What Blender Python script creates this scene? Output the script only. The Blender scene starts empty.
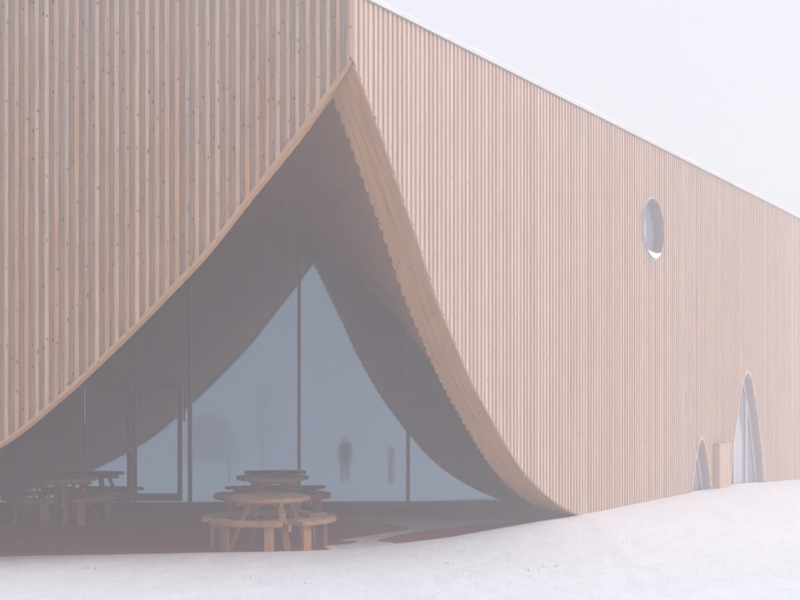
import bpy, math, random
from mathutils import Vector, Matrix, noise
R = math.radians
random.seed(7)
S = bpy.context.scene
COL = S.collection

# ------------------------------------------------------------------ camera
CAM_Z = 1.57
F = 1500.0                       # focal length in pixels of an 800 px wide picture
cd = bpy.data.cameras.new('camera')
cam = bpy.data.objects.new('camera', cd); COL.objects.link(cam)
cam.location = (0, 0, CAM_Z); cam.rotation_euler = (R(90), 0, 0)
cd.sensor_width = 36; cd.lens = 36 * F / 800; cd.shift_y = 140 / 800
cd.clip_start = .05; cd.clip_end = 2000
S.camera = cam

# ------------------------------------------------------------------ world, sun, exposure
SUN_DIR = Vector((.88, -.02, .47)).normalized()       # towards the sun
w = bpy.data.worlds.new('World'); S.world = w; w.use_nodes = True
nt = w.node_tree; nt.nodes.clear()
sky = nt.nodes.new('ShaderNodeTexSky'); sky.sky_type = 'NISHITA'; sky.sun_disc = False
sky.sun_elevation = math.asin(SUN_DIR.z); sky.sun_rotation = math.atan2(SUN_DIR.x, SUN_DIR.y)
sky.dust_density = 3; sky.air_density = 1.0; sky.ozone_density = 1.0
mx = nt.nodes.new('ShaderNodeMix'); mx.data_type = 'RGBA'; mx.inputs['Factor'].default_value = .86
mx.inputs['B'].default_value = (7.65, 7.75, 8.2, 1)      # even cloud layer over the clear sky
bg = nt.nodes.new('ShaderNodeBackground'); bg.inputs['Strength'].default_value = .12
wo = nt.nodes.new('ShaderNodeOutputWorld')
nt.links.new(sky.outputs[0], mx.inputs['A']); nt.links.new(mx.outputs['Result'], bg.inputs[0]); nt.links.new(bg.outputs[0], wo.inputs[0])
sl = bpy.data.lights.new('sun', 'SUN'); sl.energy = 1.5; sl.angle = R(25); sl.color = (1, .965, .93)
so = bpy.data.objects.new('sun', sl); COL.objects.link(so)
so.rotation_euler = SUN_DIR.to_track_quat('Z', 'Y').to_euler(); so.location = (20, -10, 30)
S.view_settings.view_transform = 'Standard'; S.view_settings.look = 'None'
S.view_settings.exposure = 0.1; S.view_settings.gamma = 1; S.view_settings.use_curve_mapping = False
S.render.engine = 'CYCLES'
S.cycles.use_denoising = True
S.cycles.max_bounces = 8; S.cycles.diffuse_bounces = 4; S.cycles.volume_bounces = 3
S.cycles.use_adaptive_sampling = False

HAZE_DENSITY = .0155

# ------------------------------------------------------------------ helpers
class MB:
    def __init__(s): s.v = []; s.f = []; s.uv = []; s.e = []
    def face(s, pts, uv=None):
        b = len(s.v); s.v += [tuple(p) for p in pts]; s.f.append(tuple(range(b, b + len(pts)))); s.uv.append(uv)
    def hexa(s, p, uvs=None):            # 8 points: bottom ring 0-3, top ring 4-7
        b = len(s.v); s.v += [tuple(q) for q in p]
        for q in ((3, 2, 1, 0), (4, 5, 6, 7), (0, 1, 5, 4), (1, 2, 6, 5), (2, 3, 7, 6), (3, 0, 4, 7)):
            s.f.append(tuple(b + i for i in q)); s.uv.append([uvs[i] for i in q] if uvs else None)
    def box(s, x0, x1, y0, y1, z0, z1):
        s.hexa([(x0, y0, z0), (x1, y0, z0), (x1, y1, z0), (x0, y1, z0), (x0, y0, z1), (x1, y0, z1), (x1, y1, z1), (x0, y1, z1)])
    def bar(s, a, b, wd, th, up=(0, 0, 1)):
        a = Vector(a); b = Vector(b); d = (b - a).normalized(); sx = d.cross(Vector(up))
        if sx.length < 1e-4: sx = Vector((1, 0, 0))
        sx.normalize(); sy = sx.cross(d).normalized(); sx *= wd / 2; sy *= th / 2
        s.hexa([a - sx - sy, a + sx - sy, a + sx + sy, a - sx + sy, b - sx - sy, b + sx - sy, b + sx + sy, b - sx + sy])
    def tube(s, pts, rad, n=8):
        rings = []
        for i, p in enumerate(pts):
            p = Vector(p); d = (Vector(pts[min(i + 1, len(pts) - 1)]) - Vector(pts[max(i - 1, 0)])).normalized()
            a = d.cross(Vector((0, 1, 0))) if abs(d.y) < .9 else d.cross(Vector((1, 0, 0)))
            a.normalize(); c = a.cross(d); r = rad[i] if isinstance(rad, (list, tuple)) else rad
            b0 = len(s.v)
            for k in range(n):
                t = 2 * math.pi * k / n; s.v.append(tuple(p + a * r * math.cos(t) + c * r * math.sin(t)))
            rings.append(b0)
        for r0, r1 in zip(rings, rings[1:]):
            for k in range(n):
                s.f.append((r0 + k, r0 + (k + 1) % n, r1 + (k + 1) % n, r1 + k)); s.uv.append(None)
        s.f.append(tuple(rings[0] + k for k in reversed(range(n)))); s.uv.append(None)
        s.f.append(tuple(rings[-1] + k for k in range(n))); s.uv.append(None)
    def build(s, name, mat, parent=None, smooth=False, loc=None, rotz=None, bevel=0):
        me = bpy.data.meshes.new(name); me.from_pydata(s.v, s.e, s.f)
        if any(u is not None for u in s.uv):
            l = me.uv_layers.new(name='uv'); k = 0
            for fi, f in enumerate(s.f):
                for j in range(len(f)):
                    if s.uv[fi]: l.data[k].uv = s.uv[fi][j]
                    k += 1
        me.materials.append(mat); me.update()
        if smooth: me.polygons.foreach_set('use_smooth', [True] * len(me.polygons))
        o = bpy.data.objects.new(name, me); COL.objects.link(o)
        if parent: o.parent = parent
        if loc is not None: o.location = loc
        if rotz is not None: o.rotation_euler = (0, 0, rotz)
        if bevel:
            m = o.modifiers.new('bevel', 'BEVEL'); m.width = bevel; m.segments = 2; m.limit_method = 'ANGLE'
        return o

def tag(o, label=None, cat=None, group=None, kind=None):
    if label: o['label'] = label
    if cat: o['category'] = cat
    if group: o['group'] = group
    if kind: o['kind'] = kind
    return o
def empty(name, loc, rotz=0):
    o = bpy.data.objects.new(name, None); COL.objects.link(o); o.location = loc; o.rotation_euler = (0, 0, rotz)
    o.empty_display_size = .3
    return o
def copy_tree(o, parent=None):
    c = o.copy(); COL.objects.link(c); c.parent = parent
    for ch in [x for x in COL.objects if x.parent == o]: copy_tree(ch, c)
    return c
def lerp(a, b, t): return a + (b - a) * t
def interp(tab, x):
    if x <= tab[0][0]: return tab[0][1]
    for (a, p), (b, q) in zip(tab, tab[1:]):
        if x <= b: return p + (q - p) * (x - a) / (b - a)
    return tab[-1][1]
def smooth_table(tab, step):
    """Catmull-Rom resampling of a monotone table"""
    out = []; x = tab[0][0]
    while x <= tab[-1][0] + 1e-6:
        i = 0
        while i < len(tab) - 2 and x > tab[i + 1][0]: i += 1
        x0, y0 = tab[i]; x1, y1 = tab[i + 1]
        xm, ym = tab[i - 1] if i > 0 else (2 * x0 - x1, 2 * y0 - y1)
        xp, yp = tab[i + 2] if i + 2 < len(tab) else (2 * x1 - x0, 2 * y1 - y0)
        m0 = (y1 - ym) / (x1 - xm) * (x1 - x0); m1 = (yp - y0) / (xp - x0) * (x1 - x0); t = (x - x0) / (x1 - x0)
        out.append((x, (2*t**3 - 3*t**2 + 1)*y0 + (t**3 - 2*t**2 + t)*m0 + (-2*t**3 + 3*t**2)*y1 + (t**3 - t**2)*m1)); x += step
    return out
def sstep(a, b, x):
    t = max(0, min(1, (x - a) / (b - a))); return t * t * (3 - 2 * t)

# ------------------------------------------------------------------ materials
class NT:
    def __init__(s, name):
        s.m = bpy.data.materials.new(name); s.m.use_nodes = True; s.t = s.m.node_tree; s.t.nodes.clear()
        s.out = s.n('ShaderNodeOutputMaterial'); s.b = s.n('ShaderNodeBsdfPrincipled'); s.l(s.b.outputs[0], s.out.inputs['Surface'])
    def n(s, t, **k):
        nd = s.t.nodes.new(t)
        for a, v in k.items(): setattr(nd, a, v)
        return nd
    def l(s, a, b): s.t.links.new(a, b)
    def val(s, i, v):
        if hasattr(v, 'node'): s.l(v, i)
        else: i.default_value = v
    def math(s, op, a, b=0.0, c=None, clamp=False):
        nd = s.n('ShaderNodeMath', operation=op, use_clamp=clamp); s.val(nd.inputs[0], a); s.val(nd.inputs[1], b)
        if c is not None: s.val(nd.inputs[2], c)
        return nd.outputs[0]
    def comb(s, x=0.0, y=0.0, z=0.0):
        nd = s.n('ShaderNodeCombineXYZ')
        for i, v in zip(nd.inputs, (x, y, z)): s.val(i, v)
        return nd.outputs[0]
    def noise(s, vec, scale, detail=3, rough=.5, dist=0):
        nd = s.n('ShaderNodeTexNoise'); s.l(vec, nd.inputs['Vector']); nd.inputs['Scale'].default_value = scale
        nd.inputs['Detail'].default_value = detail; nd.inputs['Roughness'].default_value = rough; nd.inputs['Distortion'].default_value = dist
        return nd.outputs[0]
    def ramp(s, fac, stops, mode='LINEAR'):
        nd = s.n('ShaderNodeValToRGB'); s.l(fac, nd.inputs[0]); cr = nd.color_ramp; cr.interpolation = mode
        while len(cr.elements) < len(stops): cr.elements.new(.5)
        for e, (p, c) in zip(cr.elements, stops):
            e.position = p; e.color = (*c, 1) if len(c) == 3 else c
        return nd.outputs[0]
    def mix(s, fac, a, b, mode='MIX'):
        nd = s.n('ShaderNodeMix', data_type='RGBA', blend_type=mode); s.val(nd.inputs['Factor'], fac)
        s.val(nd.inputs['A'], a if hasattr(a, 'node') else (*a, 1)); s.val(nd.inputs['B'], b if hasattr(b, 'node') else (*b, 1))
        return nd.outputs['Result']
    def maprange(s, v, a, b, c=0, d=1, smooth=True):
        nd = s.n('ShaderNodeMapRange'); nd.interpolation_type = 'SMOOTHSTEP' if smooth else 'LINEAR'
        s.l(v, nd.inputs[0])
        for i, x in zip((1, 2, 3, 4), (a, b, c, d)): nd.inputs[i].default_value = x
        return nd.outputs[0]
    def bump(s, h, strength, dist=.01):
        nd = s.n('ShaderNodeBump'); s.l(h, nd.inputs['Height']); nd.inputs['Strength'].default_value = strength
        nd.inputs['Distance'].default_value = dist; s.l(nd.outputs[0], s.b.inputs['Normal'])
    def bs(s, **k):
        for a, v in k.items():
            i = s.b.inputs[a.replace('_', ' ')]
            if hasattr(v, 'node'): s.l(v, i)
            elif isinstance(v, tuple) and len(v) == 3: i.default_value = (*v, 1)
            else: i.default_value = v

def wood(name, stops, along='z', frost=0, knots=True, cell=.0595, rough=.75, grain=.25, top_grey=None, bump=.25, knotcol=(.16, .075, .05), kr=.028):
    N = NT(name)
    if along == 'uv':
        tc = N.n('ShaderNodeUVMap').outputs[0]
    else:
        tc = N.n('ShaderNodeTexCoord').outputs['Object']
    sp = N.n('ShaderNodeSeparateXYZ'); N.l(tc, sp.inputs[0])
    X, Y, Z = sp.outputs
    al, ac, oth = {'z': (Z, X, Y), 'x': (X, Y, Z), 'uv': (X, Y, Z)}[along]
    rnd = N.n('ShaderNodeNewGeometry').outputs['Random Per Island']
    al2 = N.math('ADD', al, N.math('MULTIPLY', rnd, 91.7))
    g = N.noise(N.comb(N.math('MULTIPLY', ac, 60.0), N.math('MULTIPLY', al2, 1.6), N.math('MULTIPLY', oth, 60.0)), 1.0, 4, .6, .6)
    base = N.ramp(rnd, stops)
    long = N.noise(N.comb(N.math('MULTIPLY', ac, 3.0), N.math('MULTIPLY', al2, .9), rnd), 1.0, 2)
    base = N.mix(N.math('MULTIPLY', N.maprange(long, .35, .65), .22), base, (.40, .30, .25))
    if top_grey:  # tone shifts with height, broken up by noise
        wv = N.math('ADD', N.maprange(Z, top_grey[0], top_grey[1], 0, .6), N.math('MULTIPLY', N.math('SUBTRACT', long, .5), .8), clamp=True)
        base = N.mix(N.math('MULTIPLY', wv, top_grey[2]), base, top_grey[3])
    gm = N.maprange(g, .3, .7, 1 - grain, 1 + grain * .35)
    nd = N.n('ShaderNodeVectorMath', operation='SCALE'); N.l(base, nd.inputs[0]); N.l(gm, nd.inputs['Scale']); colr = nd.outputs[0]
    if knots:
        v2 = N.comb(N.math('ADD', N.math('DIVIDE', ac, cell), .5), N.math('DIVIDE', al2, .36), 0.0)
        vo = N.n('ShaderNodeTexVoronoi', voronoi_dimensions='2D', feature='F1'); N.l(v2, vo.inputs['Vector'])
        vo.inputs['Scale'].default_value = 1; vo.inputs['Randomness'].default_value = .75
        df = N.n('ShaderNodeVectorMath', operation='SUBTRACT'); N.l(v2, df.inputs[0]); N.l(vo.outputs['Position'], df.inputs[1])
        sc = N.n('ShaderNodeVectorMath', operation='MULTIPLY'); N.l(df.outputs[0], sc.inputs[0]); sc.inputs[1].default_value = (cell, .36 * .62, 0)
        ln = N.n('ShaderNodeVectorMath', operation='LENGTH'); N.l(sc.outputs[0], ln.inputs[0])
        vc = N.n('ShaderNodeSeparateColor'); N.l(vo.outputs['Color'], vc.inputs[0])
        rad = N.math('MULTIPLY', N.math('SUBTRACT', vc.outputs[0], .3), kr)
        k = N.math('SUBTRACT', 1.0, N.math('DIVIDE', N.math('MULTIPLY', ln.outputs['Value'], N.maprange(N.noise(tc, 40, 2), .3, .7, .6, 1.5)), N.math('MAXIMUM', rad, .0005)), clamp=True)
        k = N.maprange(k, 0.05, .55)
        colr = N.mix(N.math('MULTIPLY', k, .85), colr, knotcol)
    if frost:                                   # rime lying on upward faces
        gn = N.n('ShaderNodeSeparateXYZ'); N.l(N.n('ShaderNodeNewGeometry').outputs['Normal'], gn.inputs[0])
        fz = N.math('MULTIPLY', N.maprange(gn.outputs[2], .8, .98), N.maprange(N.noise(tc, 5, 4, .6), .3, .7, .3, 1))
        colr = N.mix(N.math('MULTIPLY', fz, frost), colr, (.80, .76, .74))
    N.bs(Base_Color=colr, Roughness=rough)
    N.b.inputs['Specular IOR Level'].default_value = .25
    N.bump(g, bump, .004)
    return N.m

def plain(name, c, rough=.5, metal=0, var=.12, scale=6):
    N = NT(name); tc = N.n('ShaderNodeTexCoord').outputs['Object']
    v = N.noise(tc, scale, 4)
    N.bs(Base_Color=N.mix(v, tuple(x * (1 - var) for x in c), tuple(min(1, x * (1 + var)) for x in c)), Roughness=rough, Metallic=metal)
    return N.m

_LA = [(0, (.45, .32, .26)), (.2, (.58, .35, .24)), (.4, (.62, .46, .36)), (.55, (.55, .32, .22)), (.7, (.50, .38, .32)), (.85, (.66, .53, .44)), (1, (.50, .33, .25))]
_LB = [(0, (.38, .27, .23)), (.3, (.46, .31, .25)), (.6, (.40, .31, .27)), (1, (.46, .31, .25))]
LARCH_A = [(p, (q[0] * 1.03, q[1] * .94, q[2] * .76)) for p, q in _LA]
LARCH_B = [(p, (q[0] * 1.02, q[1] * .93, q[2] * .76)) for p, q in _LB]
M_BATTEN_L = wood('larch_battens_left', [(p, tuple(c * .88 for c in q)) for p, q in LARCH_A], top_grey=(2.5, 7.5, .45, (.50, .44, .43)))  # left facade turns greyer towards the top
M_BOARD_L = wood('larch_boards_left', LARCH_B, top_grey=(2.5, 7.5, .45, (.40, .36, .36)))
def pale(st, k, flat=.45):                 # paler, more even boards: fog fade and brighter side put into the colour
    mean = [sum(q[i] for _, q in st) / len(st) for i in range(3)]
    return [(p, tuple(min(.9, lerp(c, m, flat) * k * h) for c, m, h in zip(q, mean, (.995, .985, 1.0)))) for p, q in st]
M_BATTEN_R = wood('larch_battens_fogged', pale([(p, tuple(lerp(sum(q) / 3, c,  .6) for c in q)) for p, q in LARCH_A], 1.24), grain=.07, bump=.0, kr=.02, knotcol=(.30, .17, .11))
M_BOARD_R = wood('larch_boards_fogged', pale([(p, tuple(lerp(sum(q) / 3, c, .6) for c in q)) for p, q in LARCH_B], 1.5), grain=.07, bump=.0, kr=.02, knotcol=(.30, .17, .11))
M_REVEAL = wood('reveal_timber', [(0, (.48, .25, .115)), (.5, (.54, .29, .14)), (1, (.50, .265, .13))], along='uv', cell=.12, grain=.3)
M_EDGE = wood('edge_timber', [(0, (.48, .29, .16)), (1, (.54, .34, .19))], along='uv', cell=.12, grain=.2)
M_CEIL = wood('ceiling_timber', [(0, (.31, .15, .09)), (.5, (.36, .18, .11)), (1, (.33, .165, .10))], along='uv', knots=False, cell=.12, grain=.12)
M_TABLE = wood('table_timber', [(0, (.37, .16, .052)), (.5, (.46, .22, .08)), (1, (.41, .19, .065))], along='x', frost=.38, cell=.14, grain=.35)
M_LEG = wood('table_leg_timber', [(0, (.38, .155, .05)), (1, (.47, .21, .08))], along='z', knots=False, grain=.35)
M_POST = wood('post_timber', [(0, (.22, .13, .09)), (1, (.26, .16, .11))], along='z', knots=False)
M_METAL = plain('coping_metal', (.62, .63, .66), .45, .4)
M_FRAME = plain('frame_dark_metal', (.045, .045, .055), .4, .3)
M_STEEL = plain('brushed_steel', (.5, .5, .53), .35, 1)
M_RING = plain('ring_metal', (.66, .65, .66), .4, .2)
M_INNER = plain('window_reveal_grey', (.33, .31, .33), .6)
M_CABLE = plain('cable_black', (.05, .05, .05), .6)

def snow_mat():
    N = NT('snow'); tc = N.n('ShaderNodeTexCoord').outputs['Object']
    n1 = N.noise(tc, 1.1, 5, .6); n2 = N.noise(tc, 9, 5, .65); n3 = N.noise(tc, 55, 3, .6)
    N.bs(Base_Color=N.mix(n1, (.84, .855, .90), (.91, .925, .965)), Roughness=.65)
    N.b.inputs['Specular IOR Level'].default_value = .3
    N.b.inputs['Subsurface Weight'].default_value = 0
    h = N.math('ADD', N.math('ADD', N.math('MULTIPLY', n1, 1.0), N.math('MULTIPLY', n2, .35)), N.math('MULTIPLY', n3, .10))
    N.bump(h, .6, .10)
    return N.m
M_SNOW = snow_mat()
def terrace_mat():
    N = NT('red_gravel_terrace'); tc = N.n('ShaderNodeTexCoord').outputs['Object']
    a = N.noise(tc, .7, 4, .6); b = N.noise(tc, 60, 3, .7); c = N.noise(tc, 6, 4, .6)
    col = N.mix(N.maprange(a, .35, .65), (.36, .060, .050), (.28, .048, .043))
    col = N.mix(N.math('MULTIPLY', b, .5), col, (.38, .11, .09))
    col = N.mix(N.math('MULTIPLY', N.maprange(c, .5, .75), .3), col, (.10, .06, .06))
    N.bs(Base_Color=col, Roughness=.7); N.bump(b, .4, .01)
    return N.m
M_TERR = terrace_mat()
def patch_mat():
    N = NT('thin_snow'); tc = N.n('ShaderNodeTexCoord').outputs['Object']
    a = N.noise(tc, 2.2, 5, .6)
    sp = N.n('ShaderNodeSeparateXYZ'); N.l(tc, sp.inputs[0])
    thin = N.maprange(sp.outputs[1], 22.4, 25.0, 0, .42)
    f = N.math('ADD', thin, N.math('MULTIPLY', N.maprange(a, .35, .7), .22), clamp=True)
    N.bs(Base_Color=N.mix(f, (.80, .80, .82), (.30, .22, .23)), Roughness=.7); N.bump(a, .3, .02)
    return N.m
def glass_mat(name, base, ior, rough=.015, spec=(1, 1, 1)):
    N = NT(name); tc = N.n('ShaderNodeTexCoord').outputs['Object']
    N.bs(Base_Color=base, Roughness=rough, IOR=ior)
    N.b.inputs['Specular Tint'].default_value = (*spec, 1)
    n = N.noise(tc, .35, 2); N.bump(n, .02, .02)
    return N.m
M_GLASS = glass_mat('coated_glazing', (.006, .006, .009), 3.5, .033, (.55, .80, 1.0))
M_PANE = glass_mat('window_pane', (.30, .31, .35), 3.2, .06, (.92, .96, 1))

# ------------------------------------------------------------------ geometry of the place
CX, CY = -.557, 17.77                      # outer corner of the building
RA = math.radians(60.87); DX, DY = math.cos(RA), math.sin(RA)
ROOF_Z = 6.91
PITCH = .119
_tail = [(4.72, 1.21), (5.44, .85), (6.19, .58), (6.92, .39), (7.6, .26), (8.5, .13), (9.5, .03), (11, -.1), (12, -.15)]
ZCS = {-1: smooth_table([(0, 6.07), (.32, 5.66), (.6, 5.27), (1.2, 4.50), (1.73, 3.82), (2.19, 3.33), (2.64, 2.87), (3.15, 2.38), (3.4, 2.15), (4.04, 1.62)] + _tail, .04),
       1: smooth_table([(0, 6.09), (.21, 5.87), (.39, 5.67), (.8, 5.18), (1.27, 4.58), (1.53, 4.26), (1.77, 3.94), (2.13, 3.46), (2.64, 2.91), (3.15, 2.40), (3.4, 2.19), (4.04, 1.69)] + _tail, .04)}
def zc(u, side):
    T = ZCS[side]
    if u < 0: return T[0][1] - u * 1.3
    i = u / .04; k = int(i)
    if k >= len(T) - 1: return -.15
    return lerp(T[k][1], T[k + 1][1], i - k)
def zt(y): return .04 + .061 * (y - 21.43)       # terrace height
def wallpt(side, u, d=0):                        # plan position of a point on a facade, d metres into the wall
    if side < 0: return (CX - u, CY + d)
    return (CX + u * DX - d * DY, CY + u * DY + d * DX)
GN = Vector((-.0715, .9974)).normalized(); GD = 26.9
GT = Vector((GN.y, -GN.x))
def glass_at(px, py):
    dx = (px - 400) / F; Y = GD / (GN.x * dx + GN.y)
    return Vector((dx * Y, Y, CAM_Z + (440 - py) / F * Y))

# ------------------------------------------------------------------ the building
B = empty('timber_building', (CX, CY, 0))
tag(B, 'large timber-clad building with a tent-shaped opening cut through its corner', 'building')
def bp(mb, name, mat, side=None, **k):
    """part given in facade coordinates (x along wall, y into wall, z up) or in world coordinates"""
    if side == 'world':
        o = mb.build(name, mat, B, **k); o.location = (-CX, -CY, 0)
    elif side > 0:
        o = mb.build(name, mat, B, **k); o.rotation_euler = (0, 0, RA)
    else:
        o = mb.build(name, mat, B, **k)
    return o

# openings of the right facade: (kind, centre u, half width, base z, top z)
ROUND = (10.42, .56, 5.35)
ARCHES = [(13.28, .66, .40, 1.60), (16.45, 1.33, .45, 3.03)]
def arch_half(a, z):                      # half width of a pointed arch at height z
    u, hw, z0, z1 = a; t = max(0, min(1, (z - z0) / (z1 - z0))); return hw * math.sqrt(max(0, 1 - t ** 2.3)) * (1 - .45 * t)
def arch_top(a, u):
    uc, hw, z0, z1 = a
    if abs(u - uc) >= hw: return None
    lo, hi = z0, z1
    for _ in range(30):
        m_ = (lo + hi) / 2
        if arch_half(a, m_) > abs(u - uc): lo = m_
        else: hi = m_
    return lo
def solid(side, u):                       # solid intervals of the facade at u
    lo = zc(u, side) if u < 11.5 else -.4
    iv = [[lo, ROOF_Z - .05]]
    if side > 0:
        for a in ARCHES:
            t = arch_top(a, u)
            if t: iv = [[t, ROOF_Z - .05]]
        q = abs(u - ROUND[0])
        if q < ROUND[1]:
            h = math.sqrt(ROUND[1] ** 2 - q * q); iv = [[iv[0][0], ROUND[2] - h], [ROUND[2] + h, ROOF_Z - .05]]
    return iv
def columns(mb, side, u0, u1, d0, d1, ztop=None, lift=0):
    sg = side
    a = solid(side, u0); b = solid(side, u1); m = solid(side, (u0 + u1) / 2)
    if len(a) != len(m): a = m
    if len(b) != len(m): b = m
    if len(a) == len(m) == len(b):
        for k in range(len(m)):
            q = [(sg * u0, d0, a[k][0] + lift), (sg * u1, d0, b[k][0] + lift), (sg * u1, d1, b[k][0] + lift), (sg * u0, d1, a[k][0] + lift)]
            z0 = min(a[k][1], ztop or 99); z1 = min(b[k][1], ztop or 99)
            p = q + [(sg * u0, d0, z0), (sg * u1, d0, z1), (sg * u1, d1, z1), (sg * u0, d1, z0)]
            if sg < 0: p = [p[1], p[0], p[3], p[2], p[5], p[4], p[7], p[6]]
            mb.hexa(p)
UMAX = {-1: 13.0, 1: 58.0}
for side, mb_, bd_ in ((-1, M_BATTEN_L, M_BOARD_L), (1, M_BATTEN_R, M_BOARD_R)):
    bat = MB(); brd = MB(); core = MB()
    n = int(UMAX[side] / PITCH)
    for k in range(n):
        c = (k + .5) * PITCH
        jit = random.uniform(-.004, .004); wd = .024 + random.uniform(-.002, .003)
        columns(bat, side, c - wd + jit, c + wd + jit, random.uniform(-.004, .003), .034 if side < 0 else .026)
        # boards lie between the battens, seam hidden behind the batten
        cuts = 2 if (side < 0 or c < 25) else 1
        u0 = c - PITCH * .5; 
        columns(brd, side, max(.02, u0 + .0595 + .002), u0 + .0595 + PITCH - .002, .034 - (.016 if side > 0 else 0) + random.uniform(0, .004), .052)
    step = .06
    k = 0
    while k * step < UMAX[side]:
        columns(core, side, max(.0, k * step) + (.32 if k == -1 else 0), (k + 1) * step, .056, .10, lift=.012); k += 1
    bp(bat, 'batten_cladding', mb_, side)
    bp(brd, 'board_cladding', bd_, side)
    bp(core, 'wall_core', M_INNER, side)
# corner board
m = MB(); m.hexa([(CX - .045, CY - .012, 6.14), (CX + .02, CY - .022, 6.04), (CX + .045, CY + .055, 6.0), (CX - .045, CY + .05, 6.1)] +
                 [(CX - .045, CY - .012, ROOF_Z - .05), (CX + .02, CY - .022, ROOF_Z - .05), (CX + .045, CY + .055, ROOF_Z - .05), (CX - .045, CY + .05, ROOF_Z - .05)])
bp(m, 'corner_board', M_BATTEN_R, 'world')

# reveal of the tent-shaped opening, mitred at the corner
MIT = .5875
DEPTH = .50
def reveal(side, d0, d1, du, th, seg, drop, name, mat, umax=8.6):
    mb = MB(); u = 0.0; arc = 0
    start = True; s0 = 0
    while u < umax:
        L = min(seg * random.uniform(.85, 1.1), umax - u); nn = max(2, int(L / du)); ring = []
        b0 = len(mb.v)
        for i in range(nn + 1):
            uu = u + (L - .0025) * i / nn
            dz = (zc(uu + .01, side) - zc(max(0, uu - .01), side)) / (.02 if uu > .01 else .01)
            nl = math.hypot(1, dz); nx, nz = -dz / nl, 1 / nl       # points into the wall body
            pts = []
            for d_ in (d0, d1):
                us = uu + MIT * max(d_, 0) * (1 - min(1, uu / umax))
                d = d_ * (1 - .3 * sstep(.1, 1.2, uu)) if side < 0 else d_
                z = zc(us, side) - drop
                x = us - nx * 0
                pts.append((side * us, d, z)); pts.append((side * (us + nx * th), d, z + nz * th))
            ring.append(pts); 
        for i, pts in enumerate(ring): mb.v += pts
        ars = [arc + L * 1.2 * i / nn for i in range(nn + 1)]
        for i in range(nn):
            a = b0 + 4 * i; c = a + 4
            for q, vv in (((a, a + 2, c + 2, c), (d0, d1, d1, d0)), ((a + 1, c + 1, c + 3, a + 3), (d0, d0, d1, d1)),
                          ((a, c, c + 1, a + 1), (d0, d0, d0 + th, d0 + th)), ((a + 2, a + 3, c + 3, c + 2), (d1, d1 + th, d1 + th, d1))):
                us_ = [ars[i] if v < c else ars[i + 1] for v in q]
                mb.f.append(q if side > 0 else tuple(reversed(q)))
                uv = [(x, y) for x, y in zip(us_, vv)]
                mb.uv.append(uv if side > 0 else list(reversed(uv)))
        e = b0 + 4 * nn
        mb.f.append((b0, b0 + 1, b0 + 3, b0 + 2)); mb.uv.append([(0, 0)] * 4)
        mb.f.append((e, e + 2, e + 3, e + 1)); mb.uv.append([(0, 0)] * 4)
        u += L; arc += L * 1.2 + 3
    return bp(mb, name, mat, side)
for side in (-1, 1):
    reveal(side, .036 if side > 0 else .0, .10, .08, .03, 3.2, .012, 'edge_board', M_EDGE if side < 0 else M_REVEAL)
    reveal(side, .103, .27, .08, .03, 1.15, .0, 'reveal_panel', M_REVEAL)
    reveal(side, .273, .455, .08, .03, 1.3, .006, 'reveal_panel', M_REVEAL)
    # ends of the inner battens: the toothed back edge of the reveal
    mb = MB(); k = 0
    while True:
        u0 = MIT * .46 + k * PITCH
        if u0 > 8.3: break
        u1 = u0 + .06
        for (a, b, d1, dr) in ((u0, u1, .497, .0), (u1, u0 + PITCH, .474, -.012)):
            ks = 1 - .3 * sstep(.1, 1.2, a - .27) if side < 0 else 1
            p = [(side * a, .457 * ks, zc(a, side) - dr), (side * b, .457 * ks, zc(b, side) - dr), (side * b, d1 * ks, zc(b, side) - dr), (side * a, d1 * ks, zc(a, side) - dr)]
            p += [(x, y, z + .34) for x, y, z in p]
            if side < 0: p = [p[1], p[0], p[3], p[2], p[5], p[4], p[7], p[6]]
            mb.hexa(p)
        k += 1
    bp(mb, 'inner_batten', M_REVEAL, side)

# vaulted dark ceiling between the opening and the glass
ARC_R = smooth_table([(0, 227), (.1, 229), (.2, 238), (.3, 253), (.4, 272), (.5, 296), (.6, 322), (.7, 355), (.8, 402), (.9, 455), (1, 508)], .025)
ARC_RX = smooth_table([(0, 254), (.1, 275), (.2, 300), (.3, 325), (.4, 350), (.5, 380), (.6, 408), (.7, 440), (.8, 478), (.9, 520), (1, 575)], .025)
ARC_L = smooth_table([(0, 227), (.1, 229), (.2, 236), (.3, 250), (.4, 270), (.5, 296), (.6, 325), (.7, 362), (.8, 408), (.9, 458), (1, 508)], .025)
ARC_LX = smooth_table([(0, 254), (.1, 232), (.2, 206), (.3, 178), (.4, 150), (.5, 118), (.6, 85), (.7, 45), (.8, 0), (.9, -50), (1, -110)], .025)
glass_edge = {}
ce = MB()
for side, ty, tx in ((1, ARC_R, ARC_RX), (-1, ARC_L, ARC_LX)):
    prev = None; ge = []
    NS = len(ty)
    for i in range(NS):
        t = i / (NS - 1); u = MIT * .47 + t * 8.2
        x, y = wallpt(side, u, .47 * (1 - .3 * sstep(.1, 1.2, u - .27)) if side < 0 else .47)
        a = Vector((x, y, zc(u, side) + .10)); b = glass_at(tx[i][1], ty[i][1]); ge.append(b)
        row = []
        for j in range(9):
            q = j / 8; p = a.lerp(b, q); p.z += .28 * math.sin(q * math.pi) * (1 - t); row.append((p, (q * (b - a).length, t * 9)))
        if prev:
            b0 = len(ce.v); ce.v += [tuple(p[0]) for p in prev] + [tuple(p[0]) for p in row]
            for j in range(8):
                q = [j, j + 1, j + 10, j + 9]
                if side < 0: q.reverse()
                al = prev + row
                ce.f.append(tuple(b0 + k for k in q)); ce.uv.append([al[k][1] for k in q])
        prev = row
    glass_edge[side] = ge
ceil = bp(ce, 'vaulted_ceiling', M_CEIL, 'world')
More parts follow.
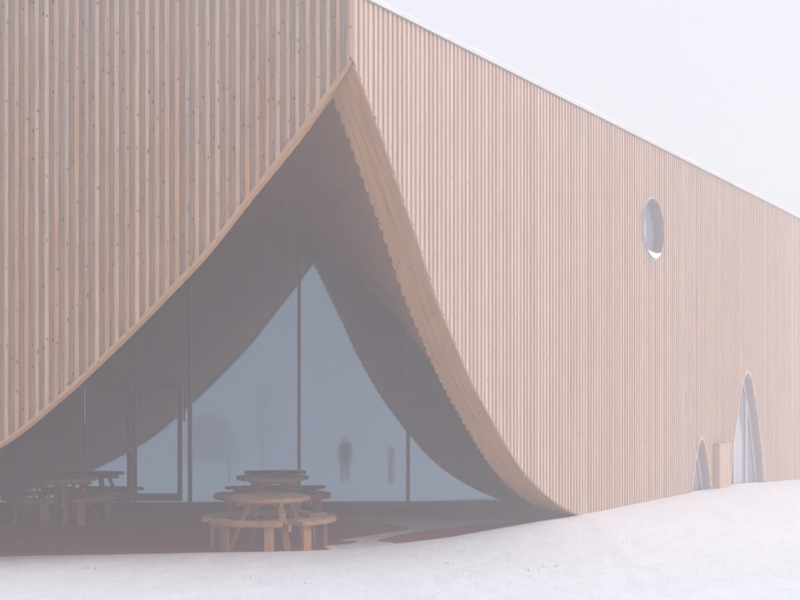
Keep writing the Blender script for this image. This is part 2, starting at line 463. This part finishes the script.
# glass wall
edge = list(reversed(glass_edge[-1])) + glass_edge[1][1:]
g = MB()
for a, b in zip(edge, edge[1:]):
    a0 = Vector((a.x, a.y, .30)); b0 = Vector((b.x, b.y, .30))
    g.face([a0, b0, b, a])
bp(g, 'glass_wall', M_GLASS, 'world')
m = MB()                                   # dark head frame following the vault
for a, b in zip(edge, edge[1:]): m.bar(a - Vector((GN.x, GN.y, 0)) * .03, b - Vector((GN.x, GN.y, 0)) * .03, .05, .06)
bp(m, 'head_frame', M_FRAME, 'world')
def head_z(px):
    best = None
    for a, b in zip(edge, edge[1:]):
        pa = 400 + F * a.x / a.y; pb = 400 + F * b.x / b.y
        if pa <= px <= pb: return lerp(a.z, b.z, (px - pa) / (pb - pa))
    return 1
GB = .365                                   # floor height at the glass
off = Vector((-GN.x, -GN.y, 0))
def gbar(name, px0, px1, z0, z1, proud=.05, th=.05, mat=M_FRAME, parent=None):
    a = glass_at((px0 + px1) / 2, 440); wd = (px1 - px0) / 57
    m = MB(); t = Vector((GT.x, GT.y, 0)); c0 = a + off * proud
    pts = []
    for z in (z0, z1):
        for s_, q in ((-1, 1), (1, 1), (1, 0), (-1, 0)):
            p = c0 + t * wd / 2 * s_ + off * (0 if q == 0 else th) ; pts.append((p.x, p.y, z))
    m.hexa(pts); o = bp(m, name, mat, 'world')
    if parent is not None:
        o.parent = parent; o.location = Vector((-CX, -CY, 0)) - parent.location
    return o
for px, wpx in ((-28, 4), (81, 3), (190, 5), (299, 4.6), (408, 4.0), (517, 4)):
    gbar('mullion', px - wpx * .37, px + wpx * .37, GB - .05, head_z(px), .003, .10)
gbar('sill', -110, 570, GB - .12, GB + .10, .003, .13)
gbar('transom', 82.6, 187.4, 2.575, 2.625, .003, .09)
for a, b, hx in ((84, 131.5, 86), (132.5, 182, 179)):        # the double door
    dr = MB(); dro = None
    t = Vector((GT.x, GT.y, 0))
    def rect(px0, px1, z0, z1):
        c0 = glass_at(px0, 440) + off * .005; c1 = glass_at(px1, 440) + off * .005
        dr.hexa([(c0.x, c0.y, z0), (c1.x, c1.y, z0), (c1.x + off.x * .075, c1.y + off.y * .075, z0), (c0.x + off.x * .075, c0.y + off.y * .075, z0),
                 (c0.x, c0.y, z1), (c1.x, c1.y, z1), (c1.x + off.x * .075, c1.y + off.y * .075, z1), (c0.x + off.x * .075, c0.y + off.y * .075, z1)])
    rect(a, a + 4.2, .49, 2.56); rect(b - 4.2, b, .49, 2.56); rect(a + 4.2, b - 4.2, 2.46, 2.56); rect(a + 4.2, b - 4.2, .49, .62)
    d = bp(dr, 'door', M_FRAME, 'world')
    m = MB(); c = glass_at(hx if hx < 100 else 184, 440)
    c = c + off * .15
    m.tube([(c.x, c.y, 1.88), (c.x, c.y, 2.47)], .011, 8)
    for z in (1.95, 2.40): m.bar((c.x, c.y, z), (c.x - off.x * .08, c.y - off.y * .08, z), .015, .015)
    h = m.build('handle', M_STEEL, d)
m = MB(); c = glass_at(131.5, 449) + off * .09; m.bar(c, c + off * .05, .045, .045); m.tube([c + off * .055 - Vector((.06, 0, 0)), c + off * .055 + Vector((.03, 0, 0))], .012)
bp(m, 'door_lock', M_STEEL, 'world')

# window fittings on the right facade
def ring_part(name, mat, uc, zc_, r0, r1, d0, d1, n=64, parent=None):
    m = MB()
    for i in range(n):
        a, b = 2 * math.pi * i / n, 2 * math.pi * (i + 1) / n
        P = lambda r, t, d: (uc + r * math.cos(t), d, zc_ + r * math.sin(t))
        m.hexa([P(r0, a, d0), P(r1, a, d0), P(r1, a, d1), P(r0, a, d1), P(r0, b, d0), P(r1, b, d0), P(r1, b, d1), P(r0, b, d1)])
    if parent:
        return m.build(name, mat, parent)
    return bp(m, name, mat, 1)
rw = ring_part('round_window', M_RING, ROUND[0], ROUND[2], ROUND[1] - .012, ROUND[1] + .003, -.022, .02)
ring_part('reveal', M_INNER, ROUND[0], ROUND[2], ROUND[1] - .03, ROUND[1] - .013, -.04, .34, parent=rw)
m = MB(); m.face([(ROUND[0] + .54 * math.cos(t * math.pi / 24), .13, ROUND[2] + .54 * math.sin(t * math.pi / 24)) for t in range(48)][::-1])
m.build('pane', M_PANE, rw)
m = MB(); n = 12                               # snow lying in the bottom of the ring
for i in range(n):
    a, b = R(-132 + 84 * i / n), R(-132 + 84 * (i + 1) / n); r1 = ROUND[1] - .031
    hs = [.10 * math.sin(math.pi * q / n) + .004 for q in (i, i + 1)]
    P = lambda r, t, d: (ROUND[0] + r * math.cos(t), d, ROUND[2] + r * math.sin(t))
    m.hexa([P(r1, a, -.055), P(r1, b, -.055), P(r1, b, .24), P(r1, a, .24), P(r1 - hs[0], a, -.045), P(r1 - hs[1], b, -.045), P(r1 - hs[1], b, .24), P(r1 - hs[0], a, .24)])
m.build('snow', M_SNOW, rw, smooth=False)

def arch_window(a, bars, rails):
    uc, hw, z0, z1 = a
    def P(t, g, d): # t in -1..1 runs up the left side and down the right
        z = z0 + (z1 - z0) * (1 - abs(t)); h = arch_half((uc, hw, z0, z1), z)
        s_ = -1 if t < 0 else 1
        k = (1 - g / hw)
        return (uc + s_ * h * k, d, z0 + (z - z0) * (1 - g / (z1 - z0)))
    fr = MB(); N_ = 48
    ts = [(-1 if i < N_ / 2 else 1) * (1 - (1 - abs(-1 + 2 * i / N_)) ** .6) for i in range(N_ + 1)]
    for t0, t1 in zip(ts, ts[1:]):
        fr.hexa([P(t0, .0, .03), P(t0, .05, .03), P(t0, .05, .26), P(t0, .0, .26), P(t1, .0, .03), P(t1, .05, .03), P(t1, .05, .26), P(t1, .0, .26)])
    w_ = bp(fr, 'arched_window', M_INNER, 1)
    rm = MB()
    for t0, t1 in zip(ts, ts[1:]):
        rm.hexa([P(t0, -.05, -.012), P(t0, .012, -.012), P(t0, .012, .028), P(t0, -.05, .028), P(t1, -.05, -.012), P(t1, .012, -.012), P(t1, .012, .028), P(t1, -.05, .028)])
    rm.build('edge_board', M_BATTEN_R, w_)
    pn = MB(); pn.face([P(t, .045, .20) for t in ts])
    pn.build('pane', M_PANE, w_)
    fm = MB()
    for t0, t1 in zip(ts, ts[1:]):
        fm.hexa([P(t0, .05, .15), P(t0, .12, .15), P(t0, .12, .19), P(t0, .05, .19), P(t1, .05, .15), P(t1, .12, .15), P(t1, .12, .19), P(t1, .05, .19)])
    for x in bars:
        tt = arch_top(a, uc + x)
        if tt: fm.box(uc + x - .03, uc + x + .03, .15, .19, z0, tt - .05)
    for z in rails: fm.box(uc - arch_half(a, z), uc + arch_half(a, z), .148, .188, z - .03, z + .03)
    fm.build('frame', M_RING, w_)
    return w_
arch_window(ARCHES[0], [], [])
arch_window(ARCHES[1], [-.45, .45], [])

# roof, coping, other walls
fx, fy = wallpt(1, UMAX[1])
foot = [(CX, CY), (fx, fy), (fx - 24, fy + 8), (CX - 13, CY + 40), (CX - 13, CY)]
def inset(d):
    return [(CX + .0, CY + d * 1.15), (fx - d, fy - d * .2), (fx - 24, fy + 8 - d), (CX - 13 + d, CY + 40), (CX - 13 + d, CY + d)]
m = MB(); b_ = inset(.06); m.face([(x, y, ROOF_Z - .12) for x, y in reversed(b_)]); m.face([(x, y, ROOF_Z - .02) for x, y in b_])
for (x0, y0), (x1, y1) in zip(b_, b_[1:] + b_[:1]): m.face([(x0, y0, ROOF_Z - .12), (x1, y1, ROOF_Z - .12), (x1, y1, ROOF_Z - .02), (x0, y0, ROOF_Z - .02)])
bp(m, 'roof', M_SNOW, 'world')
m = MB()
for (x0, y0), (x1, y1) in zip(foot[1:4], foot[2:5]):
    m.face([(x0, y0, -.3), (x1, y1, -.3), (x1, y1, ROOF_Z - .05), (x0, y0, ROOF_Z - .05)])
bp(m, 'rear_wall', M_BOARD_R, 'world')
for side in (-1, 1):
    m = MB(); u = 0
    while u < UMAX[side]:                       # folded metal coping in lengths
        u1 = min(u + 3, UMAX[side]) - .004; z = ROOF_Z
        e0 = -.018 if u == 0 else 0
        s_ = side
        def sec(d0, d1, z0, z1):
            p = [(s_ * (u + e0), d0, z0), (s_ * u1, d0, z0), (s_ * u1, d1, z0), (s_ * (u + e0 + (MIT * d1 if u == 0 else 0)), d1, z0)]
            p += [(x, y, z1) for x, y, _ in p]
            if s_ < 0: p = [p[1], p[0], p[3], p[2], p[5], p[4], p[7], p[6]]
            m.hexa(p)
        sec(-.035, .30, z - .045, z + .002)
        u += 3
    bp(m, 'roof_coping', M_METAL, side)
    m = MB(); u = .1
    ns = int((UMAX[side] - .2) / .25)
    for i in range(ns):                         # thin snow lying on the coping
        u0, u1 = .1 + i * .25, .1 + (i + 1) * .25
        h0, h1 = [.008 + .026 * (noise.noise(Vector((q * 1.3, side * 5, 0))) + .6) for q in (u0, u1)]
        p = [(side * u0, -.02, ROOF_Z + .014), (side * u1, -.02, ROOF_Z + .014), (side * u1, .28, ROOF_Z + .014), (side * u0, .28, ROOF_Z + .014),
             (side * u0, .0, ROOF_Z + .014 + h0), (side * u1, .0, ROOF_Z + .014 + h1), (side * u1, .26, ROOF_Z + .014 + h1), (side * u0, .26, ROOF_Z + .014 + h0)]
        if side < 0: p = [p[1], p[0], p[3], p[2], p[5], p[4], p[7], p[6]]
        m.hexa(p)
    bp(m, 'snow', M_SNOW, side)
m = MB(); pts = []
for i in range(60):
    u = .05 + i * 2.5 / 59
    pts.append((u, .10, ROOF_Z + .05 + .035 * max(0, noise.noise(Vector((u * 1.9, 3, 1))) + .6) * (1 - (u / 2.55) ** 4)))
m.tube(pts, .006, 6); bp(m, 'roof_cable', M_CABLE, 1)

# ------------------------------------------------------------------ ground
TB = [(0, 20.25), (60, 20.35), (100, 20.42), (200, 20.62), (300, 20.78), (350, 21.0), (400, 21.5), (450, 21.86), (500, 22.45), (540, 23.19), (580, 24.03)]
TBx = [((px - 400) / F * y, y) for px, y in TB]
WALLZ = [(2.8, .37), (5.56, .555), (7.17, .64), (9.6, .62), (15, .60), (25, .6)]
LIFT = [(-20, .03), (-.4, .035), (0, .05), (.73, .09), (1.5, .15), (2.17, .17), (2.9, .17)]
def bound(x):
    if x < TBx[0][0]:
        y = lerp(17.95, TBx[0][1], sstep(-8.6, TBx[0][0] + .4, x)); return y
    if x <= TBx[-1][0]: return interp(TBx, x)
    return min(CY + (x - CX) * DY / DX + .22 * min(1, (x - TBx[-1][0]) / .3) + .02, 120)
def bz(x):
    if x <= 2.85: return zt(bound(x)) + interp(LIFT, x) if x > TBx[0][0] else lerp(.0, zt(bound(x)) + .03, sstep(-8.6, -5.4, x))
    return lerp(interp(WALLZ, x), .0, sstep(25, 60, x))
def snow_z(x, y):
    yb = bound(x); d = yb - y
    L = 5.5 + max(0, (yb - 20)) * .55
    z = bz(x) * (1 - sstep(0, L, d)) if d > 0 else bz(x)
    a = min(1, max(0, d) / .8)
    z += (noise.noise(Vector((x * .33, y * .33, 0))) * .035 + noise.noise(Vector((x * 1.1, y * 1.1, 4))) * .014 + noise.noise(Vector((x * 4, y * 3.2, 9))) * .011) * a * (1 if y > 6 else max(.25, y / 6))
    return z
xs = []; x = -9.0
while x < 13: xs.append(x); x += .085
xs = [-150, -90, -60, -40, -28, -20, -16, -13, -11, -9.9] + xs + [13.5, 14.5, 16, 18, 21, 25, 27.5, 30, 40, 60, 90, 150]
offs = [-.07, -.045, -.02, 0, .04, .09, .15]; o_ = .15
while o_ < 9: o_ += .11; offs.append(o_)
while o_ < 30: o_ += .5; offs.append(o_)
while o_ < 180: o_ *= 1.2; offs.append(o_)
sm = MB()
for x in xs:
    yb = bound(x) + (noise.noise(Vector((x * 1.7, 1, 2))) * .05 + noise.noise(Vector((x * 7, 1, 2))) * .018) * (1 if x < 2.7 else 0)
    for o_ in offs:
        y = yb - o_
        if o_ >= 0: z = snow_z(x, y) - (.008 if o_ == 0 else 0)
        else:
            zz = snow_z(x, yb); q = -o_ / .07; z = zz - (zz - zt(y) + .05) * (q ** .6 if x < 2.7 else 0) if x < 2.7 else zz
        sm.v.append((x, y, z))
NR = len(offs)
for i in range(len(xs) - 1):
    for j in range(NR - 1):
        a = i * NR + j; sm.f.append((a, a + 1, a + NR + 1, a + NR)); sm.uv.append(None)
tag(sm.build('snow_ground', M_SNOW, smooth=True), kind='structure')
m = MB(); m.face([(-260, -260, -.35), (260, -260, -.35), (260, 260, -.35), (-260, 260, -.35)])
tag(m.build('ground', M_SNOW), kind='structure')
m = MB()
for i in range(20):
    for j in range(12):
        x0, x1 = -13 + i * 1.0, -13 + (i + 1) * 1.0; y0, y1 = 19.0 + j * .75, 19.0 + (j + 1) * .75
        m.face([(x0, y0, zt(y0)), (x1, y0, zt(y0)), (x1, y1, zt(y1)), (x0, y1, zt(y1))])
tag(m.build('terrace', M_TERR), kind='structure')
# tongues of thin snow blown on to the terrace
def terr_at(px, py):
    Y = (CAM_Z - .04 + .061 * 21.43) / ((py - 440) / F + .061); return (px - 400) / F * Y, Y
out = [(324, 547), (346, 544.4), (357, 542), (341, 540.6), (362, 537), (384, 533.5), (402, 531), (408, 528.6), (396, 525.5), (372, 522.5), (350, 520.8), (340, 519), (386, 517.3), (432, 518), (462, 520.5), (490, 520), (520, 521.5),
       (500, 523.5), (474, 525.5), (454, 527.5), (432, 530), (412, 533), (392, 537), (377, 541), (393, 543.2), (396, 546), (380, 549), (340, 551)]
pts = []
n = len(out)
for i in range(n):
    p0, p1, p2, p3 = [Vector(out[(i + k) % n]) for k in (-1, 0, 1, 2)]
    for k in range(5):
        t = k / 5
        q = .5 * ((2 * p1) + (-p0 + p2) * t + (2 * p0 - 5 * p1 + 4 * p2 - p3) * t * t + (-p0 + 3 * p1 - 3 * p2 + p3) * t ** 3)
        x, y = terr_at(q.x, q.y); x += noise.noise(Vector((x * 6, y * 6, 0))) * .04; y += noise.noise(Vector((x * 5, y * 5, 7))) * .05
        pts.append((x, y, zt(y) + .006))
m = MB(); m.face(pts)
tag(m.build('snow_drift', patch_mat()), kind='structure')

# ------------------------------------------------------------------ picnic tables
def make_table():
    root = empty('picnic_table', (0, 0, 0))
    r = .59; m = MB(); np_ = 8
    for k in range(np_):                         # planks of the round top
        y0 = -r + 2 * r * k / np_ + .003; y1 = -r + 2 * r * (k + 1) / np_ - .003; pa = []; pb = []
        for i in range(7):
            y = lerp(y0, y1, i / 6); h = math.sqrt(max(.0004, r * r - y * y)); pa.append((-h, y)); pb.append((h, y))
        lp = pb + pa[::-1]; b = len(m.v); n_ = len(lp)
        m.v += [(x, y, .688) for x, y in lp] + [(x, y, .742) for x, y in lp]
        m.f.append(tuple(b + n_ + i for i in range(n_))); m.uv.append(None)
        m.f.append(tuple(b + i for i in reversed(range(n_)))); m.uv.append(None)
        for i in range(n_): m.f.append((b + i, b + (i + 1) % n_, b + n_ + (i + 1) % n_, b + n_ + i)); m.uv.append(None)
    m.build('tabletop', M_TABLE, root)
    fr = MB()
    for k in range(2):
        a = R(45 + 90 * k) ; c, s_ = math.cos(a), math.sin(a)
        fr.bar((-c * .50, -s_ * .50, .655 - .0 * k), (c * .50, s_ * .50, .655), .05, .088 - .004 * k)
        fr.bar((-c * .84, -s_ * .84, .355), (c * .84, s_ * .84, .355), .045, .095 - .004 * k)
        if k == 0: pass
    fr.build('crossbeam', M_LEG, root)
    for k in range(4):
        a = R(45 + 90 * k); c, s_ = math.cos(a), math.sin(a); t = Vector((-s_, c, 0))
        for sg in (1,):
            lg = MB(); o = t * .048 * sg
            lg.bar(Vector((c * .30, s_ * .30, .70)) + o, Vector((c * .62, s_ * .62, .0)) + o, .045, .095, up=t)
            lg.build('leg', M_LEG, root)
    for k in range(4):                           # four curved benches between the beams
        mid = R(-90 + 90 * k); bm = MB(); n_ = 14; hw = R(36)
        for (r0, r1) in ((.675, .815), (.822, .965)):
            for i in range(n_):
                a0 = mid - hw + 2 * hw * i / n_; a1 = mid - hw + 2 * hw * (i + 1) / n_
                lo = []
                for z in (.392, .45):
                    lo += [(r0 * math.cos(a0), r0 * math.sin(a0), z), (r1 * math.cos(a0), r1 * math.sin(a0), z), (r1 * math.cos(a1), r1 * math.sin(a1), z), (r0 * math.cos(a1), r0 * math.sin(a1), z)]
                bm.hexa(lo)
        be = bm.build('bench', M_TABLE, root)
        for sg in (-1, 1):
            a = mid + sg * R(25); c, s_ = math.cos(a), math.sin(a); lg = MB()
            tx_, ty_ = -s_, c
            p = [(c * .80 + tx_ * q * .068 + c * w_, s_ * .80 + ty_ * q * .068 + s_ * w_) for q, w_ in ((-1, -.02), (1, -.02), (1, .03), (-1, .03))]
            lg.hexa([(x, y, -.0) for x, y in p] + [(x, y, .39) for x, y in p])
            lg.build('bench_leg', M_LEG, be)
        br = MB(); br.bar((math.cos(mid) * .80, math.sin(mid) * .80, .385), (math.cos(mid) * .25, math.sin(mid) * .25, .385), .05, .04)
    return root
def place_table(o, x, y, rz, label):
    o.rotation_euler = (Matrix.Rotation(math.atan(.061) * .8, 3, 'X') @ Matrix.Rotation(rz, 3, 'Z')).to_euler()
    o.location = (x, y, zt(y) - .008)
    tag(o, label, 'picnic table', 'round timber picnic tables on the terrace')
T1 = make_table()
T2 = copy_tree(T1); T3 = copy_tree(T1)
place_table(T1, -1.87, 21.45, R(-20), 'round wooden picnic table closest to the snow edge, its benches sharp in the fog')
place_table(T2, -2.10, 24.75, R(8), 'round wooden picnic table half hidden behind the nearer table, close to the glass')
place_table(T3, -5.56, 24.6, R(-30), 'round wooden picnic table in front of the glass doors at the far left')

# ------------------------------------------------------------------ things beside the far windows
bx = empty('timber_screen', (*wallpt(1, 14.42, -.10), .5), RA)
tag(bx, 'low pale timber-clad screen against the facade between the two arched windows', 'screen')
m = MB()
for k in range(7): m.box(-.38 + k * .11, -.38 + k * .11 + .09, -.025, 0, -.1, .98)
m.build('slat_panel', M_BATTEN_R, bx)
m = MB()
for x in (-.37, .37):
    m = MB(); m.box(x - .02, x + .02, .003, .092, -.1, .97); m.build('side_panel', M_BATTEN_R, bx)
m = MB(); m.box(-.40, .40, -.03, .095, .982, 1.0); m.build('cap', M_BATTEN_R, bx)

# ------------------------------------------------------------------ what the glass mirrors: person, posts, young tree, firs
def mirrored(px, s_, py=None):
    x, y = (px - 400) / s_, F / s_; k = 2 * (GD - (x * GN.x + y * GN.y)); return x + k * GN.x, y + k * GN.y
def post(px, h, wd, label):
    x, y = mirrored(px, 27.4); z = snow_z(x, y)
    o = empty('wooden_post', (x, y, z - .03)); tag(o, label, 'post')
    m = MB(); m.box(-wd / 2, wd / 2, -wd / 2, wd / 2, 0, h); m.build('shaft', M_POST, o, bevel=.008)
    m = MB(); m.box(-wd / 2 - .012, wd / 2 + .012, -wd / 2 - .012, wd / 2 + .012, h + .001, h + .03); m.build('cap', M_POST, o)
post(391, 1.30, .17, 'thick weathered post standing in the snow beside the person, mirrored in the glass')
post(229, .95, .06, 'thin short post in the snow mirrored in the glass above the rear table')

def skinned(name, pts, edges, mat, parent=None, sub=2):
    me = bpy.data.meshes.new(name); me.from_pydata([p[:3] for p in pts], edges, []); me.materials.append(mat)
    o = bpy.data.objects.new(name, me); COL.objects.link(o)
    if parent: o.parent = parent
    md = o.modifiers.new('skin', 'SKIN'); md.use_smooth_shade = True
    for i, p in enumerate(pts):
        sv = me.skin_vertices[0].data[i]; sv.radius = (p[3], p[4] if len(p) > 4 else p[3]); sv.use_root = (i == 0)
    s_ = o.modifiers.new('sub', 'SUBSURF'); s_.levels = sub; s_.render_levels = sub
    return o
px_, py_ = mirrored(345, 27.4)
P = empty('person', (px_, py_, snow_z(px_, py_))); P.scale = (.86, .95, 1.0)
tag(P, 'person in a dark winter coat standing in the snow, dimly mirrored in the glass', 'person')
M_SKIN = plain('skin', (.55, .36, .28), .55); M_COAT = plain('coat', (.035, .037, .045), .85); M_TROU = plain('trousers', (.03, .032, .04), .9); M_BOOT = plain('boots', (.03, .02, .015), .6)
bpts = [(0, 0, .95, .15, .11), (0, -.01, 1.12, .14, .10), (0, -.01, 1.30, .16, .11), (0, 0, 1.42, .13, .10), (0, .005, 1.50, .055), (0, .015, 1.57, .07, .08), (0, .02, 1.65, .078, .095), (0, .015, 1.71, .06, .075),
        (.17, 0, 1.42, .065), (.225, -.03, 1.16, .048), (.24, .06, .93, .038), (.22, .10, .86, .03),
        (-.17, 0, 1.42, .065), (-.225, -.03, 1.16, .048), (-.24, .06, .93, .038), (-.22, .10, .86, .03),
        (.10, 0, .88, .095), (.115, .01, .50, .06), (.12, -.01, .12, .042), (.125, .10, .045, .04),
        (-.10, 0, .88, .095), (-.125, .02, .50, .06), (-.14, 0, .12, .042), (-.15, .11, .045, .04)]
bed = [(0, 1), (1, 2), (2, 3), (3, 4), (4, 5), (5, 6), (6, 7), (3, 8), (8, 9), (9, 10), (10, 11), (3, 12), (12, 13), (13, 14), (14, 15), (0, 16), (16, 17), (17, 18), (18, 19), (0, 20), (20, 21), (21, 22), (22, 23)]
skinned('body', bpts, bed, M_SKIN, P)
m = MB(); m.tube([(0, .095, 1.645), (0, .125, 1.618), (0, .10, 1.605)], [.008, .016, .008], 8); m.build('nose', M_SKIN, P, smooth=True)
for s_ in (-1, 1):
    m = MB(); m.tube([(s_ * .032, .092, 1.655), (s_ * .032, .106, 1.655)], [.012, .004], 8); m.build('eye', M_BOOT, P)
cp = [(0, 0, .96, .21, .155), (0, -.01, 1.12, .19, .14), (0, -.01, 1.30, .20, .14), (0, 0, 1.43, .16, .125), (0, .0, 1.50, .085), (0, -.01, .68, .25, .18),
      (.18, 0, 1.42, .09), (.235, -.03, 1.16, .08), (.245, .05, .92, .068), (-.18, 0, 1.42, .09), (-.235, -.03, 1.16, .08), (-.245, .05, .92, .068)]
skinned('coat', cp, [(0, 1), (1, 2), (2, 3), (3, 4), (0, 5), (3, 6), (6, 7), (7, 8), (3, 9), (9, 10), (10, 11)], M_COAT, P)
skinned('hood', [(0, -.03, 1.53, .10, .10), (0, -.03, 1.63, .105, .10), (0, -.025, 1.71, .085, .09)], [(0, 1), (1, 2)], M_COAT, P)
for s_, dx_, dy_ in ((1, .115, 0), (-1, -.13, .01)):
    skinned('trouser_leg', [(s_ * .10, 0, .86, .11), (dx_, dy_ + .01, .50, .08), (dx_ + s_ * .005, dy_ - .01, .14, .068)], [(0, 1), (1, 2)], M_TROU, P)
    skinned('boot', [(dx_ + s_ * .007, dy_ - .02, .20, .062), (dx_ + s_ * .007, dy_ - .02, .055, .055), (dx_ + s_ * .012, dy_ + .15, .045, .045)], [(0, 1), (1, 2)], M_BOOT, P)

# young bare tree
M_BARK = plain('bark', (.10, .085, .08), .9); M_FIR = plain('fir_needles', (.035, .05, .035), .9, 0, .4, 3)
tx_, ty_ = mirrored(262, 17)
tr = empty('bare_tree', (tx_, ty_, -.05)); tag(tr, 'slender leafless young tree faintly mirrored in the glass above the tables', 'tree')
trunk = MB(); crown = MB(); rt = random.Random(3)
trunk.tube([(0, 0, 0), (.03, 0, 1), (.0, .03, 2.1), (.05, 0, 3.4), (.03, 0, 4.9)], [.06, .052, .04, .025, .008], 8)
trunk.build('trunk', M_BARK, tr, smooth=True)
def twig(p, d, L, r, k):
    q = p + d * L; mid = p + d * L * .5 + Vector((rt.uniform(-1, 1), rt.uniform(-1, 1), rt.uniform(0, 1))) * L * .06
    crown.tube([p, mid, q], [r, r * .8, r * .5], 5)
    if k:
        for _ in range(3):
            nd = (d + Vector((rt.uniform(-1, 1), rt.uniform(-1, 1), rt.uniform(-.2, .8))) * .65).normalized()
            twig(p.lerp(q, rt.uniform(.35, 1)), nd, L * rt.uniform(.5, .75), r * .55, k - 1)
for i in range(18):
    z = 1.2 + i * .2; a = i * 2.4
    twig(Vector((.03, 0, z)), Vector((math.cos(a), math.sin(a), .9)).normalized(), (.85 - i * .03), .016, 3)
crown.build('crown', M_BARK, tr)
# dark fir group far behind the camera
rf = random.Random(5)
for i, (px, s_, h, lb) in enumerate(((196, 14.0, 3.4, 'left fir'), (208, 13.5, 3.8, 'tallest fir, middle'), (222, 14.2, 3.2, 'right, lowest fir'))):
    x, y = mirrored(px, s_); o = empty('fir_tree', (x, y, -.1)); 
    tag(o, lb + ' of three dark firs dimly mirrored in the glass beside the door', 'tree', 'firs far off in the fog')
    m = MB(); m.tube([(0, 0, 0), (0, 0, h * .5), (0, 0, h * .98)], [.12, .07, .01]); m.build('trunk', M_BARK, o)
    m = MB()
    for k in range(1100):
        t = rf.random() ** .8; z = .3 + t * (h - .3); rr = (1 - t * .8) * 1.5 * rf.uniform(.35, 1) + .05; a = rf.uniform(0, 6.283)
        c = Vector((rr * math.cos(a), rr * math.sin(a), z - rr * .25)); d = Vector((math.cos(a), math.sin(a), rf.uniform(-.5, .1))) * rf.uniform(.12, .28)
        sd = Vector((-math.sin(a), math.cos(a), rf.uniform(-.4, .4))) * rf.uniform(.05, .12)
        m.face([c - sd, c + sd, c + d])
    m.build('crown', M_FIR, o)

# dry grass tips poking through the snow
gm = MB(); rg = random.Random(11)
for px, py in ((447, 564), (463, 577), (549, 567), (530, 571), (250, 578), (312, 584), (88, 569), (620, 549), (505, 556)):
    Y = CAM_Z * F / (py - 440)
    for _ in range(8):
        z = snow_z((px - 400) / F * Y, Y); Y = (CAM_Z - z) * F / (py - 440)
    x = (px - 400) / F * Y; z = snow_z(x, Y)
    for k in range(rg.randint(3, 7)):
        bx_, by_ = x + rg.uniform(-.09, .09), Y + rg.uniform(-.05, .05); a = rg.uniform(0, 6.28); h = rg.uniform(.02, .055)
        d = Vector((math.cos(a), math.sin(a), 0)) * h * .8
        gm.face([(bx_ - .003, by_, z - .01), (bx_ + .003, by_, z - .01), (bx_ + d.x, by_ + d.y, z + h)])
M_GRASS = plain('dry_grass', (.30, .25, .16), .9)
tag(gm.build('grass', M_GRASS), 'sparse dry grass tips poking through the snow', 'grass', kind='stuff')

# ------------------------------------------------------------------ haze
m = MB(); m.box(-300, 300, -300, 300, -1.4, 8.6)
N = NT('haze_air'); N.t.nodes.remove(N.b)
pv = N.n('ShaderNodeVolumePrincipled'); pv.inputs['Density'].default_value = HAZE_DENSITY
pv.inputs['Color'].default_value = (.982, .951, .975, 1); pv.inputs['Anisotropy'].default_value = .6
N.l(pv.outputs[0], N.out.inputs['Volume'])
tag(m.build('haze', N.m), 'pale even winter fog filling the air', 'haze', kind='stuff')
